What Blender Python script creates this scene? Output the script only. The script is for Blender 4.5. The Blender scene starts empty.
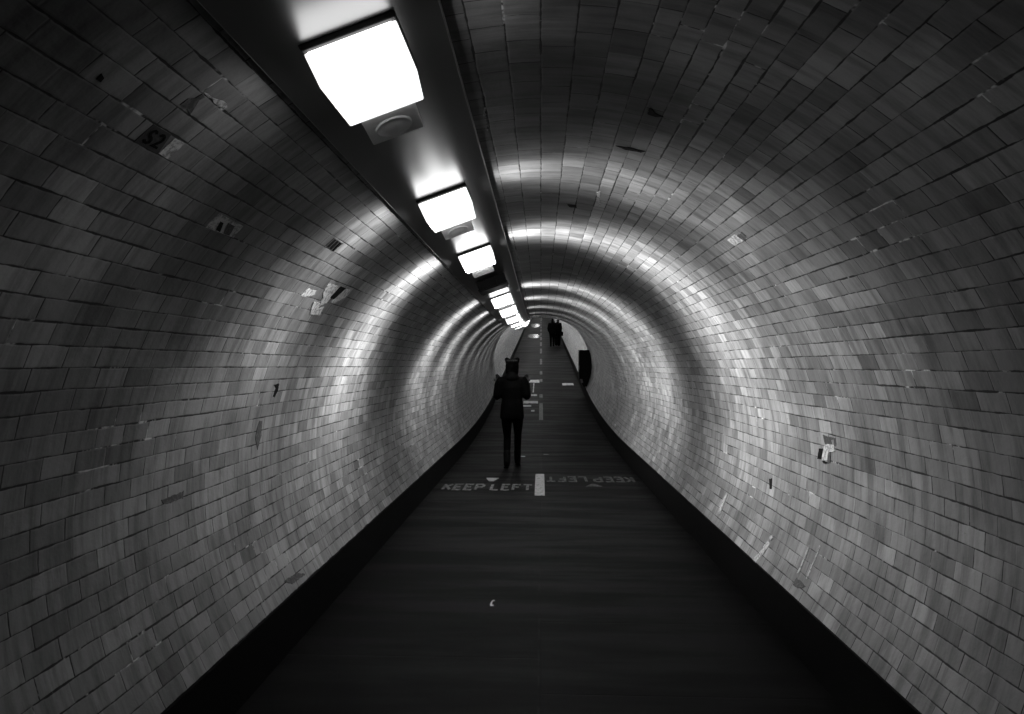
import bpy, bmesh, math, random
from mathutils import Vector, Matrix
random.seed(7)
PI = math.pi
C = bpy.context.scene.collection

# ------------------------------------------------------------------ the tunnel
R = 1.55            # lining radius
ZC = 1.0075         # height of the bore's centre above the floor
FW = 1.362          # half width of the footway
EYE = 1.55
FOC = 690.0         # focal length in pixels of the 1024 px wide frame
Y0, Y1 = -4.0, 118.0
VG = 0.108          # change of gradient of the sag


def rise(y):
    if y < 11: return 0.0
    if y < 21: return VG / 20 * (y - 11) ** 2
    return VG * 5 + VG * (y - 21)


def slope(y):
    if y < 11: return 0.0
    if y < 21: return VG / 10 * (y - 11)
    return VG


def wallp(th, y, d=0.0):
    """point on the lining: th from the crown (right positive), d = inset towards the middle"""
    return Vector(((R - d) * math.sin(th), y, ZC + rise(y) + (R - d) * math.cos(th)))


# ------------------------------------------------------------------ helpers
def tag(o, label=None, cat=None, group=None, kind=None):
    if label: o['label'] = label
    if cat: o['category'] = cat
    if group: o['group'] = group
    if kind: o['kind'] = kind
    return o


def empty(name, loc, label, cat, group=None):
    o = bpy.data.objects.new(name, None)
    o.empty_display_size = 0.1
    C.objects.link(o)
    o.location = loc
    return tag(o, label, cat, group)


def mesh_obj(name, verts, faces, mat, parent=None, smooth=False, uvs=None):
    me = bpy.data.meshes.new(name)
    me.from_pydata([tuple(v) for v in verts], [], faces)
    if uvs is not None:
        l = me.uv_layers.new(name='UVMap')
        for p in me.polygons:
            for li in p.loop_indices:
                l.data[li].uv = uvs[me.loops[li].vertex_index]
    me.validate()
    if smooth:
        for p in me.polygons: p.use_smooth = True
    me.materials.append(mat)
    o = bpy.data.objects.new(name, me)
    C.objects.link(o)
    if parent is not None: o.parent = parent
    return o


def bm_obj(name, bm, mat, parent=None, smooth=False, bevel=0.0):
    if bevel > 0:
        bmesh.ops.bevel(bm, geom=bm.edges[:], offset=bevel, segments=2, affect='EDGES', profile=0.6)
    bmesh.ops.recalc_face_normals(bm, faces=bm.faces[:])
    me = bpy.data.meshes.new(name)
    bm.to_mesh(me); bm.free()
    if smooth:
        for p in me.polygons: p.use_smooth = True
    me.materials.append(mat)
    o = bpy.data.objects.new(name, me)
    C.objects.link(o)
    if parent is not None: o.parent = parent
    return o


def bm_hexa(bm, pts):
    """eight corners: bottom four then top four"""
    v = [bm.verts.new(p) for p in pts]
    for f in ((0, 3, 2, 1), (4, 5, 6, 7), (0, 1, 5, 4), (1, 2, 6, 5), (2, 3, 7, 6), (3, 0, 4, 7)):
        bm.faces.new([v[i] for i in f])
    return v


def bm_box(bm, x0, x1, y0, y1, z0, z1):
    return bm_hexa(bm, [(x0, y0, z0), (x1, y0, z0), (x1, y1, z0), (x0, y1, z0),
                        (x0, y0, z1), (x1, y0, z1), (x1, y1, z1), (x0, y1, z1)])


# ------------------------------------------------------------------ node helpers
def new_mat(name):
    m = bpy.data.materials.new(name)
    m.use_nodes = True
    nt = m.node_tree
    b = next(n for n in nt.nodes if n.type == 'BSDF_PRINCIPLED')
    return m, nt, b


def N(nt, t, **kw):
    n = nt.nodes.new(t)
    for k, v in kw.items(): setattr(n, k, v)
    return n


def mth(nt, op, a, b=None, c=None):
    n = nt.nodes.new('ShaderNodeMath'); n.operation = op
    for i, v in enumerate((a, b, c)):
        if v is None: continue
        if isinstance(v, (int, float)): n.inputs[i].default_value = v
        else: nt.links.new(v, n.inputs[i])
    return n.outputs[0]


def mixc(nt, fac, a, b):
    n = nt.nodes.new('ShaderNodeMix'); n.data_type = 'RGBA'
    for sock, v in ((n.inputs[0], fac), (n.inputs[6], a), (n.inputs[7], b)):
        if isinstance(v, (int, float)):
            sock.default_value = v if sock == n.inputs[0] else (v, v, v, 1)
        else: nt.links.new(v, sock)
    return n.outputs[2]


def smooth(nt, v, lo, hi):
    n = nt.nodes.new('ShaderNodeMapRange'); n.interpolation_type = 'SMOOTHSTEP'
    nt.links.new(v, n.inputs[0])
    n.inputs[1].default_value = lo; n.inputs[2].default_value = hi
    return n.outputs[0]


def noise(nt, vec, scale, detail=3, rough=0.55):
    n = nt.nodes.new('ShaderNodeTexNoise')
    n.inputs['Scale'].default_value = scale; n.inputs['Detail'].default_value = detail
    n.inputs['Roughness'].default_value = rough
    if vec is not None: nt.links.new(vec, n.inputs['Vector'])
    return n.outputs[0]


def plain(name, col, rough=0.5, metal=0.0, spec=0.5, var=0.25, scale=30.0, coat=0.0):
    m, nt, b = new_mat(name)
    tc = N(nt, 'ShaderNodeTexCoord')
    f = noise(nt, tc.outputs['Object'], scale)
    c = mixc(nt, f, col * (1 - var), col * (1 + var))
    nt.links.new(c, b.inputs['Base Color'])
    b.inputs['Roughness'].default_value = rough
    b.inputs['Metallic'].default_value = metal
    b.inputs['Specular IOR Level'].default_value = spec
    b.inputs['Coat Weight'].default_value = coat
    b.inputs['Coat Roughness'].default_value = rough
    return m


def tile_material(name, w, L, tone, seed):
    """glazed wall tiles: courses of width w along the tunnel, each row staggered its own way"""
    m, nt, b = new_mat(name)
    uv = N(nt, 'ShaderNodeUVMap'); uv.uv_map = 'UVMap'
    sep = N(nt, 'ShaderNodeSeparateXYZ'); nt.links.new(uv.outputs[0], sep.inputs[0])
    u0, v0 = sep.outputs[0], sep.outputs[1]
    wob = mth(nt, 'SUBTRACT', noise(nt, uv.outputs[0], 3.0, 2), 0.5)
    wob2 = mth(nt, 'SUBTRACT', noise(nt, uv.outputs[0], 22.0, 2), 0.5)
    v = mth(nt, 'ADD', v0, mth(nt, 'ADD', mth(nt, 'MULTIPLY', wob, 0.010), mth(nt, 'MULTIPLY', wob2, 0.004)))
    vs = mth(nt, 'DIVIDE', v, w)
    row = mth(nt, 'FLOOR', vs)
    fv = mth(nt, 'FRACT', vs)
    rn = N(nt, 'ShaderNodeTexWhiteNoise', noise_dimensions='1D')
    nt.links.new(mth(nt, 'ADD', row, seed), rn.inputs['W'])
    u = mth(nt, 'ADD', u0, mth(nt, 'MULTIPLY', wob2, 0.004))
    par = mth(nt, 'MULTIPLY', mth(nt, 'MODULO', mth(nt, 'ADD', row, 2000.0), 2.0), 0.5)
    us = mth(nt, 'ADD', mth(nt, 'DIVIDE', u, L), mth(nt, 'ADD', par, mth(nt, 'MULTIPLY', rn.outputs[0], 0.42)))
    col = mth(nt, 'FLOOR', us)
    fu = mth(nt, 'FRACT', us)
    idv = N(nt, 'ShaderNodeCombineXYZ')
    nt.links.new(col, idv.inputs[0]); nt.links.new(row, idv.inputs[1]); idv.inputs[2].default_value = seed
    wn = N(nt, 'ShaderNodeTexWhiteNoise', noise_dimensions='3D')
    nt.links.new(idv.outputs[0], wn.inputs['Vector'])
    rs = N(nt, 'ShaderNodeSeparateColor'); nt.links.new(wn.outputs['Color'], rs.inputs[0])
    r1, r2, r3 = rs.outputs[0], rs.outputs[1], rs.outputs[2]
    # distance to the joints, in metres
    dv = mth(nt, 'MULTIPLY', mth(nt, 'MINIMUM', fv, mth(nt, 'SUBTRACT', 1.0, fv)), w)
    du = mth(nt, 'MULTIPLY', mth(nt, 'MINIMUM', fu, mth(nt, 'SUBTRACT', 1.0, fu)), L)
    thick = noise(nt, uv.outputs[0], 5.0, 4, 0.7)
    wv = mth(nt, 'MULTIPLY', smooth(nt, thick, 0.34, 0.74), 0.0048)
    wv = mth(nt, 'ADD', wv, 0.0005)
    cj = mth(nt, 'SUBTRACT', 1.0, smooth(nt, mth(nt, 'SUBTRACT', dv, wv), -0.0012, 0.0012))
    n2 = noise(nt, uv.outputs[0], 9.0, 3, 0.7)
    wu = mth(nt, 'SUBTRACT', mth(nt, 'MULTIPLY', n2, 0.0070), 0.0017)
    hj = mth(nt, 'SUBTRACT', 1.0, smooth(nt, mth(nt, 'SUBTRACT', du, wu), -0.0010, 0.0014))
    wj = N(nt, 'ShaderNodeTexWhiteNoise', noise_dimensions='2D')
    jid = N(nt, 'ShaderNodeCombineXYZ')
    nt.links.new(mth(nt, 'FLOOR', mth(nt, 'ADD', us, 0.5)), jid.inputs[0]); nt.links.new(mth(nt, 'ADD', row, 0.37), jid.inputs[1])
    nt.links.new(jid.outputs[0], wj.inputs['Vector'])
    hj = mth(nt, 'MULTIPLY', hj, smooth(nt, wj.outputs[0], 0.12, 0.42))
    joint = mth(nt, 'MAXIMUM', cj, hj)
    # tone of each tile, dirt, damp streaks running down the arc
    t = mth(nt, 'ADD', mth(nt, 'MULTIPLY', mth(nt, 'POWER', r1, 1.8), 0.42), 0.64)
    dark = smooth(nt, r2, 0.90, 0.94)
    t = mth(nt, 'MULTIPLY', t, mth(nt, 'SUBTRACT', 1.0, mth(nt, 'MULTIPLY', dark, 0.30)))
    mp = N(nt, 'ShaderNodeMapping'); nt.links.new(uv.outputs[0], mp.inputs[0])
    mp.inputs['Scale'].default_value = (1.0, 0.13, 1.0)
    st = noise(nt, mp.outputs[0], 17.0, 5, 0.66)
    st2 = noise(nt, uv.outputs[0], 1.7, 4, 0.6)
    t = mth(nt, 'MULTIPLY', t, mth(nt, 'ADD', 0.48, mth(nt, 'MULTIPLY', smooth(nt, st, 0.30, 0.62), 0.52)))
    t = mth(nt, 'MULTIPLY', t, mth(nt, 'ADD', 0.70, mth(nt, 'MULTIPLY', smooth(nt, st2, 0.30, 0.66), 0.34)))
    fine = noise(nt, uv.outputs[0], 160.0, 2)
    t = mth(nt, 'MULTIPLY', t, mth(nt, 'ADD', 0.9, mth(nt, 'MULTIPLY', fine, 0.2)))
    tile = mth(nt, 'MULTIPLY', t, tone)
    # pale lime and painted edge glints on some joints, black grime in the others
    lime = smooth(nt, noise(nt, uv.outputs[0], 2.6, 5, 0.75), 0.58, 0.66)
    jc = mth(nt, 'ADD', 0.012, mth(nt, 'MULTIPLY', lime, 0.55))
    cn = mixc(nt, joint, tile, jc)
    # chips: small grime blots hugging the joints
    blot = smooth(nt, noise(nt, uv.outputs[0], 7.0, 6, 0.85), 0.655, 0.73)
    cn = mixc(nt, mth(nt, 'MULTIPLY', blot, 0.75), cn, 0.03)
    nt.links.new(cn, b.inputs['Base Color'])
    rg = mth(nt, 'ADD', 0.34, mth(nt, 'MULTIPLY', r3, 0.18))
    rg = mth(nt, 'ADD', rg, mth(nt, 'MULTIPLY', joint, 0.35))
    nt.links.new(rg, b.inputs['Roughness'])
    b.inputs['Specular IOR Level'].default_value = 0.42
    # each tile sits at a slightly different tilt, with pillowed edges
    tilt = mth(nt, 'ADD', mth(nt, 'MULTIPLY', mth(nt, 'SUBTRACT', fu, 0.5), mth(nt, 'MULTIPLY', mth(nt, 'SUBTRACT', r2, 0.5), 0.0060)),
               mth(nt, 'MULTIPLY', mth(nt, 'SUBTRACT', fv, 0.5), mth(nt, 'MULTIPLY', mth(nt, 'SUBTRACT', r3, 0.5), 0.0025)))
    edge = mth(nt, 'MULTIPLY', smooth(nt, mth(nt, 'MINIMUM', mth(nt, 'SUBTRACT', dv, wv), mth(nt, 'SUBTRACT', du, mth(nt, 'MULTIPLY', wu, 0.6))), -0.001, 0.005), 0.0008)
    h = mth(nt, 'ADD', mth(nt, 'ADD', tilt, edge), mth(nt, 'MULTIPLY', noise(nt, uv.outputs[0], 40.0, 2), 0.0016))
    bp = N(nt, 'ShaderNodeBump'); bp.inputs['Strength'].default_value = 0.7; bp.inputs['Distance'].default_value = 1.0
    nt.links.new(h, bp.inputs['Height']); nt.links.new(bp.outputs[0], b.inputs['Normal'])
    return m


def floor_material():
    m, nt, b = new_mat('dark_worn_asphalt')
    tc = N(nt, 'ShaderNodeTexCoord')
    sep = N(nt, 'ShaderNodeSeparateXYZ'); nt.links.new(tc.outputs['Object'], sep.inputs[0])
    x, y = sep.outputs[0], sep.outputs[1]
    g = noise(nt, tc.outputs['Object'], 220.0, 3, 0.7)
    big = noise(nt, tc.outputs['Object'], 2.2, 4, 0.6)
    mp = N(nt, 'ShaderNodeMapping'); nt.links.new(tc.outputs['Object'], mp.inputs[0])
    mp.inputs['Scale'].default_value = (0.35, 2.2, 1.0)
    band = noise(nt, mp.outputs[0], 1.6, 4, 0.6)
    # slabs laid across the footway, two to its width
    slab = mth(nt, 'ADD', mth(nt, 'DIVIDE', y, 0.92), mth(nt, 'MULTIPLY', mth(nt, 'GREATER_THAN', x, 0.0), 0.43))
    fs = mth(nt, 'FRACT', slab)
    ds = mth(nt, 'MULTIPLY', mth(nt, 'MINIMUM', fs, mth(nt, 'SUBTRACT', 1.0, fs)), 0.92)
    seam = mth(nt, 'SUBTRACT', 1.0, smooth(nt, ds, 0.002, 0.008))
    cen = mth(nt, 'SUBTRACT', 1.0, smooth(nt, mth(nt, 'ABSOLUTE', x), 0.003, 0.009))
    wn = N(nt, 'ShaderNodeTexWhiteNoise', noise_dimensions='2D')
    idv = N(nt, 'ShaderNodeCombineXYZ')
    nt.links.new(mth(nt, 'FLOOR', slab), idv.inputs[0]); nt.links.new(mth(nt, 'GREATER_THAN', x, 0.0), idv.inputs[1])
    nt.links.new(idv.outputs[0], wn.inputs['Vector'])
    t = mth(nt, 'ADD', 0.6, mth(nt, 'MULTIPLY', wn.outputs[0], 0.55))
    t = mth(nt, 'MULTIPLY', t, mth(nt, 'ADD', 0.6, mth(nt, 'MULTIPLY', big, 0.7)))
    t = mth(nt, 'MULTIPLY', t, mth(nt, 'ADD', 0.75, mth(nt, 'MULTIPLY', g, 0.5)))
    colr = mth(nt, 'MULTIPLY', t, 0.0010)
    colr = mth(nt, 'MULTIPLY', colr, mth(nt, 'SUBTRACT', 1.0, mth(nt, 'MULTIPLY', mth(nt, 'MAXIMUM', seam, cen), 0.6)))
    wear = smooth(nt, noise(nt, mp.outputs[0], 2.3, 4, 0.6), 0.42, 0.62)
    line = mth(nt, 'SUBTRACT', 1.0, smooth(nt, mth(nt, 'ABSOLUTE', mth(nt, 'ADD', x, 0.012)), 0.004, 0.007))
    cn = mixc(nt, mth(nt, 'MULTIPLY', line, wear), colr, 0.010)
    nt.links.new(cn, b.inputs['Base Color'])
    rg = mth(nt, 'ADD', 0.66, mth(nt, 'MULTIPLY', smooth(nt, band, 0.35, 0.65), -0.14))
    nt.links.new(rg, b.inputs['Roughness'])
    b.inputs['Specular IOR Level'].default_value = 0.05
    bp = N(nt, 'ShaderNodeBump'); bp.inputs['Strength'].default_value = 0.5; bp.inputs['Distance'].default_value = 0.003
    nt.links.new(mth(nt, 'SUBTRACT', g, mth(nt, 'MULTIPLY', mth(nt, 'MAXIMUM', seam, cen), 0.8)), bp.inputs['Height'])
    nt.links.new(bp.outputs[0], b.inputs['Normal'])
    return m


def worn_paint(name, col, keep=0.5, under=0.02, scale=28.0):
    m, nt, b = new_mat(name)
    tc = N(nt, 'ShaderNodeTexCoord')
    f = smooth(nt, noise(nt, tc.outputs['Object'], scale, 5, 0.7), keep - 0.10, keep + 0.10)
    f2 = noise(nt, tc.outputs['Object'], scale * 6, 2)
    c = mixc(nt, f, under, col)
    c = mixc(nt, mth(nt, 'MULTIPLY', f2, 0.5), c, under)
    nt.links.new(c, b.inputs['Base Color'])
    b.inputs['Roughness'].default_value = 0.6
    return m


def emitter(name, strength):
    m, nt, b = new_mat(name)
    b.inputs['Base Color'].default_value = (0.9, 0.9, 0.9, 1)
    b.inputs['Emission Color'].default_value = (1, 1, 1, 1)
    b.inputs['Emission Strength'].default_value = strength
    b.inputs['Roughness'].default_value = 0.3
    return m


M = {}
W_SIDE, L_TILE, W_CROWN = 0.0717, 0.155, 0.107
M['tile'] = tile_material('glazed_side_tiles', W_SIDE, L_TILE, 0.30, 3.0)
M['tile_l'] = tile_material('glazed_side_tiles_left', W_SIDE, L_TILE, 0.30, 41.0)
M['tile_c'] = tile_material('glazed_crown_tiles', W_CROWN, L_TILE, 0.26, 17.0)
M['floor'] = floor_material()
M['plinth'] = plain('black_painted_plinth', 0.0010, 0.7, 0, 0.05, 0.5, 12)
M['tray'] = plain('dark_gloss_painted_casing', 0.012, 0.28, 0, 1.0, 0.3, 6, 1.0)
M['tray_edge'] = plain('dark_casing_lip', 0.010, 0.5, 0, 0.4, 0.2, 10)
M['lampbase'] = plain('dark_lamp_body', 0.03, 0.5, 0, 0.4, 0.2, 20)
M['bracket'] = plain('grey_cast_lamp_bracket', 0.80, 0.45, 0.2, 0.5, 0.12, 60)
M['lens'] = emitter('lit_lamp_diffuser', 1.35)
M['end'] = emitter('added_lamp_end_glow', 3.6)  # stronger than the diffuser, for the slab added at each lamp's near end
M['box'] = plain('black_ceiling_box', 0.006, 0.5, 0, 0.4, 0.3, 20)
M['white'] = plain('white_enamel', 0.7, 0.4, 0, 0.5, 0.08, 30)
M['cab'] = plain('black_cabinet_paint', 0.003, 0.6, 0, 0.06, 0.3, 14)
M['note'] = plain('pale_notice', 0.12, 0.6, 0, 0.3, 0.25, 40)
M['paint'] = worn_paint('worn_white_floor_paint', 0.26, 0.52, 0.002)
M['paint_faint'] = worn_paint('faded_white_floor_paint', 0.20, 0.56, 0.002)
M['paint_solid'] = worn_paint('white_floor_paint', 0.36, 0.42, 0.01, 20)
M['paint_thin'] = worn_paint('thin_worn_line_paint', 0.12, 0.55, 0.015, 5.0)
M['paint_dash'] = worn_paint('worn_dash_paint', 0.22, 0.50, 0.004, 5.0)
M['paint_line'] = worn_paint('fresh_line_paint', 0.75, 0.44, 0.006, 6.0)
M['cloth'] = plain('black_jacket_cloth', 0.0010, 0.9, 0, 0.03, 0.4, 25)
M['trouser'] = plain('black_trouser_cloth', 0.0008, 0.9, 0, 0.03, 0.3, 30)
M['boot'] = plain('black_boot_leather', 0.001, 0.6, 0, 0.06, 0.3, 30)
M['hat'] = plain('black_knit', 0.0010, 0.95, 0, 0.02, 0.4, 120)
M['hatband'] = plain('grey_knit_pattern', 0.03, 0.95, 0, 0.1, 0.4, 90)
M['hair'] = plain('dark_hair', 0.001, 0.7, 0, 0.05, 0.3, 60)
M['hairlight'] = plain('fair_hair', 0.02, 0.6, 0, 0.1, 0.3, 60)
M['skin'] = plain('skin', 0.05, 0.55, 0, 0.4, 0.08, 40)
M['eye'] = plain('eye_white', 0.5, 0.3, 0, 0.5, 0.05, 40)
M['sole'] = plain('pale_shoe_sole', 0.12, 0.6, 0, 0.3, 0.15, 40)
M['bag'] = plain('black_bag_leather', 0.001, 0.6, 0, 0.05, 0.3, 30)
M['wall_black'] = plain('black_wall_paint', 0.003, 0.7, 0, 0.1, 0.3, 50)
M['wall_dark'] = worn_paint('dark_smeared_paint', 0.012, 0.46, 0.085, 60)
M['wall_plate'] = plain('dark_grey_painted_tile', 0.030, 0.5, 0, 0.4, 0.25, 50)
M['wall_white'] = worn_paint('scraped_white_patch', 0.6, 0.48, 0.17, 50)
M['wall_lime'] = worn_paint('white_lime_run', 0.5, 0.48, 0.13, 60)
M['wet'] = plain('shallow_dark_water', 0.006, 0.25, 0, 0.6, 0.3, 8)
M['paper'] = plain('pale_paper', 0.85, 0.7, 0, 0.3, 0.1, 40)

# ------------------------------------------------------------------ shell
TH_L = math.radians(-27.6)     # where the casing meets the left wall
TH_T = math.radians(-10.2)     # where the casing meets the crown tiles
TH_R = W_CROWN * 3 / R         # crown tiles end three courses right of the middle
TH_B = math.acos((0.293 - ZC) / R)   # top of the plinth

ys = []
y = Y0
while y < Y1 + 1e-6:
    ys.append(y)
    y += 0.25 if y < 30 else 0.5


def lining(name, a0, a1, n, mat, v_of):
    V, F, U = [], [], []
    s = 0.0
    for j, yy in enumerate(ys):
        if j: s += math.hypot(yy - ys[j - 1], rise(yy) - rise(ys[j - 1]))
        for i in range(n + 1):
            th = a0 + (a1 - a0) * i / n
            V.append(wallp(th, yy)); U.append((s, v_of(th)))
    for j in range(len(ys) - 1):
        for i in range(n):
            a = j * (n + 1) + i
            F.append((a, a + n + 1, a + n + 2, a + 1))
    o = mesh_obj(name, V, F, mat, None, True, U)
    return tag(o, kind='structure')


lining('wall_right', TH_R, TH_B, 40, M['tile'], lambda th: R * (th - TH_R) + 20 * W_SIDE)
lining('wall_left', -TH_B, TH_L, 36, M['tile_l'], lambda th: R * (th + TH_B) + 20 * W_SIDE)
lining('ceiling', TH_L, TH_R, 14, M['tile_c'], lambda th: R * th + 40 * W_CROWN)


def sweep(name, prof, mat, closed=True, kind='structure', smoothf=False):
    """sweep an x/z outline along the tunnel's grade"""
    V, F = [], []
    n = len(prof)
    for yy in ys:
        for px, pz in prof: V.append((px, yy, pz + rise(yy)))
    m = n if closed else n - 1
    for j in range(len(ys) - 1):
        for i in range(m):
            a, b_ = j * n + i, j * n + (i + 1) % n
            F.append((a, b_, b_ + n, a + n))
    if closed:
        F.append(tuple(range(n))); k = (len(ys) - 1) * n
        F.append(tuple(range(k + n - 1, k - 1, -1)))
    o = mesh_obj(name, V, F, mat, None, smoothf)
    bm = bmesh.new(); bm.from_mesh(o.data); bmesh.ops.recalc_face_normals(bm, faces=bm.faces[:]); bm.to_mesh(o.data); bm.free()
    if kind: o['kind'] = kind
    return o


sweep('floor', [(-FW - .02, -0.12), (FW + .02, -0.12), (FW + .02, 0.0), (-FW - .02, 0.0)], M['floor'])
xb = R * math.sin(TH_B)
for s, nm in ((-1, 'baseboard_left'), (1, 'baseboard_right')):
    sweep(nm, [(s * FW, -0.02), (s * (xb - 0.004), 0.283), (s * (xb + 0.006), 0.296), (s * (xb + 0.10), 0.30), (s * (xb + 0.10), -0.10), (s * FW, -0.10)], M['plinth'])

# ------------------------------------------------------------------ ceiling casing, lamps
# the casing spans a chord of the arc between the left wall and the crown tiles
TA, TB = math.radians(-29.0), math.radians(-10.0)


def inset(th, d): return ((R - d) * math.sin(th), ZC + (R - d) * math.cos(th))


pA, pB = inset(TA, 0.012), inset(TB, 0.012)
ux, uz = pB[0] - pA[0], pB[1] - pA[1]
ln = math.hypot(ux, uz); ux, uz = ux / ln, uz / ln      # along the casing, left to right
nx, nz = uz, -ux                                       # its face normal, pointing down to the right


def cas(a, d):
    """point a metres along the casing from its left edge, d metres below its chord"""
    return (pA[0] + ux * a + nx * d, pA[1] + uz * a + nz * d)


CW = ln
D0 = 0.030
prof = [cas(0.004, -0.004), cas(0.004, D0 - .004), cas(0.008, D0), cas(CW - 0.008, D0), cas(CW - 0.004, D0 - .004), cas(CW - 0.004, -0.004)]
# back of the casing hugs the vault
back = [inset(TB + (TA - TB) * k / 8, 0.006) for k in range(0, 9)]
sweep('trim_1', prof[1:-1] + back, M['tray'])

AC = CW * 0.502            # lamps sit on this line of the casing
PITCH, LAMP0 = 1.65, 1.74


def P(a, d, yy):
    q = cas(a, d)
    return Vector((q[0], yy, q[1] + rise(yy)))


def frustum(bm, a0, a1, y0, y1, d0, a2, a3, y2, y3, d1, base, tilt=0.0):
    f = lambda a, d, yy: P(a, d, base + yy) - P(AC, 0, base)
    bm_hexa(bm, [f(a0, d0, y0), f(a1, d0, y0), f(a1, d0, y1), f(a0, d0, y1),
                 f(a2, d1, y2), f(a3, d1, y2), f(a3, d1 + tilt, y3), f(a2, d1 + tilt, y3)])


LW, LL = 0.255, 0.30


def make_lamp(base):
    root = empty('ceiling_lamp', P(AC, 0, base), None, 'lamp')
    bm = bmesh.new()
    frustum(bm, AC - LW / 2 - .004, AC + LW / 2 + .004, -0.02, LL + .02, D0, AC - LW / 2 - .002, AC + LW / 2 + .002, -.012, LL + .012, D0 + .015, base)
    bm_obj('lamp_base', bm, M['lampbase'], root, bevel=0.004)
    bm = bmesh.new()
    frustum(bm, AC - LW / 2, AC + LW / 2, 0, LL, D0 + .015, AC - LW / 2 + .010, AC + LW / 2 - .010, .012, LL - .008, D0 + .112, base)
    bm_obj('diffuser', bm, M['lens'], root, bevel=0.006)
    bm = bmesh.new()
    frustum(bm, AC - LW / 2 + .012, AC + LW / 2 - .012, -.006, .004, D0 + .018, AC - LW / 2 + .018, AC + LW / 2 - .018, .004, .012, D0 + .106, base)
    bm_obj('added_end_glow', bm, M['end'], root, bevel=0.002)  # added glowing slab, there to brighten the lamp's reflection in the casing
    # cast end bracket with its oval boss, at the far end
    bm = bmesh.new()
    frustum(bm, AC - .085, AC + .085, LL - .004, LL + .115, D0, AC - .085, AC + .085, LL + .004, LL + .110, D0 + .104, base, tilt=.040)
    br = bm_obj('end_bracket', bm, M['bracket'], root, bevel=0.004)
    V, F = [], []
    n = 28
    rings = ((1.0, 0.102), (0.96, 0.1085), (0.86, 0.1095), (0.80, 0.1065), (0.5, 0.1095), (0.0, 0.1105))
    c0 = P(AC, 0, base)
    for sc, dd in rings:
        for k in range(n):
            a = 2 * PI * k / n
            V.append(P(AC + 0.060 * sc * math.cos(a), D0 + dd + .040 * (.058 + .036 * sc * math.sin(a)) / .106, base + LL + .062 + .036 * sc * math.sin(a)) - c0)
    for r_ in range(len(rings) - 1):
        for k in range(n):
            F.append((r_ * n + k, r_ * n + (k + 1) % n, (r_ + 1) * n + (k + 1) % n, (r_ + 1) * n + k))
    mesh_obj('oval_boss', V, F, M['bracket'], br, True)
    return root


def copy_tree(o, parent=None):
    c = o.copy(); C.objects.link(c)
    if parent is not None: c.parent = parent
    for ch in [k for k in bpy.data.objects if k.parent == o]: copy_tree(ch, c)
    return c


def lamp_light(base, power):
    ld = bpy.data.lights.new('lamp_glow', 'POINT')
    ld.energy = power
    ld.shadow_soft_size = 0.05
    ld.use_nodes = True
    nt = ld.node_tree
    em = next(n for n in nt.nodes if n.type == 'EMISSION')
    # throw of a tube lying along the tunnel: strongest square to it, nothing off its ends
    geo = N(nt, 'ShaderNodeNewGeometry')
    sep = N(nt, 'ShaderNodeSeparateXYZ'); nt.links.new(geo.outputs['Incoming'], sep.inputs[0])
    cy = sep.outputs[1]
    f = mth(nt, 'SUBTRACT', 1.0, mth(nt, 'MULTIPLY', cy, cy))
    f = mth(nt, 'ADD', mth(nt, 'POWER', f, LIGHT_POW), 0.005)
    dn = mth(nt, 'ADD', mth(nt, 'MULTIPLY', sep.outputs[0], nx), mth(nt, 'MULTIPLY', sep.outputs[2], nz))
    f = mth(nt, 'MULTIPLY', f, mth(nt, 'ADD', 0.22, mth(nt, 'MULTIPLY', smooth(nt, dn, -0.30, 0.72), 0.78)))
    f = mth(nt, 'MULTIPLY', f, mth(nt, 'SUBTRACT', 1.0, mth(nt, 'MULTIPLY', smooth(nt, mth(nt, 'MULTIPLY', sep.outputs[2], -1.0), 0.42, 0.88), 0.86)))
    nt.links.new(f, em.inputs['Strength'])
    o = bpy.data.objects.new('lamp_glow', ld)
    C.objects.link(o)
    o.location = P(AC, D0 + .20, base + LL / 2)
    return o


LIGHT_POW = 4.6
order = ['first', 'second', 'third', 'fourth', 'fifth', 'sixth', 'seventh', 'eighth', 'ninth', 'tenth', 'eleventh', 'twelfth']
POWER = {0: 13.0, 1: 215, 2: 760, 4: 600, 5: 480, 6: 240, 12: 1.0}
proto = None
k = 0
lit = 0
while LAMP0 + PITCH * k < 108:
    base = LAMP0 + PITCH * k
    if k != 3:
        if proto is None:
            proto = make_lamp(base); lamp = proto; first_base = base
        else:
            lamp = copy_tree(proto)
            lamp.location = P(AC, 0, base + 0)
            lamp.rotation_euler = (math.atan(slope(base + LL / 2)), 0, 0)
        lamp['group'] = 'lit lamps along the ceiling casing'
        if lit == 0: lamp['label'] = 'nearest and largest lit ceiling lamp, with an oval boss on its grey end bracket'
        elif lit == 1: lamp['label'] = 'second nearest lit ceiling lamp, between the largest lamp and the third'
        elif lit == 2: lamp['label'] = 'third nearest lit ceiling lamp, directly in front of the black ceiling box'
        elif lit < 10: lamp['label'] = '%s lit ceiling lamp beyond the black ceiling box' % order[lit - 3]
        else:
            lamp['label'] = 'lit ceiling lamp in the farthest rising stretch of the tunnel'
            lamp['group'] = 'lamps of the farthest stretch'
        lamp_light(base, POWER.get(k, 120 if k < 13 else 380))
        lit += 1
    k += 1

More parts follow.
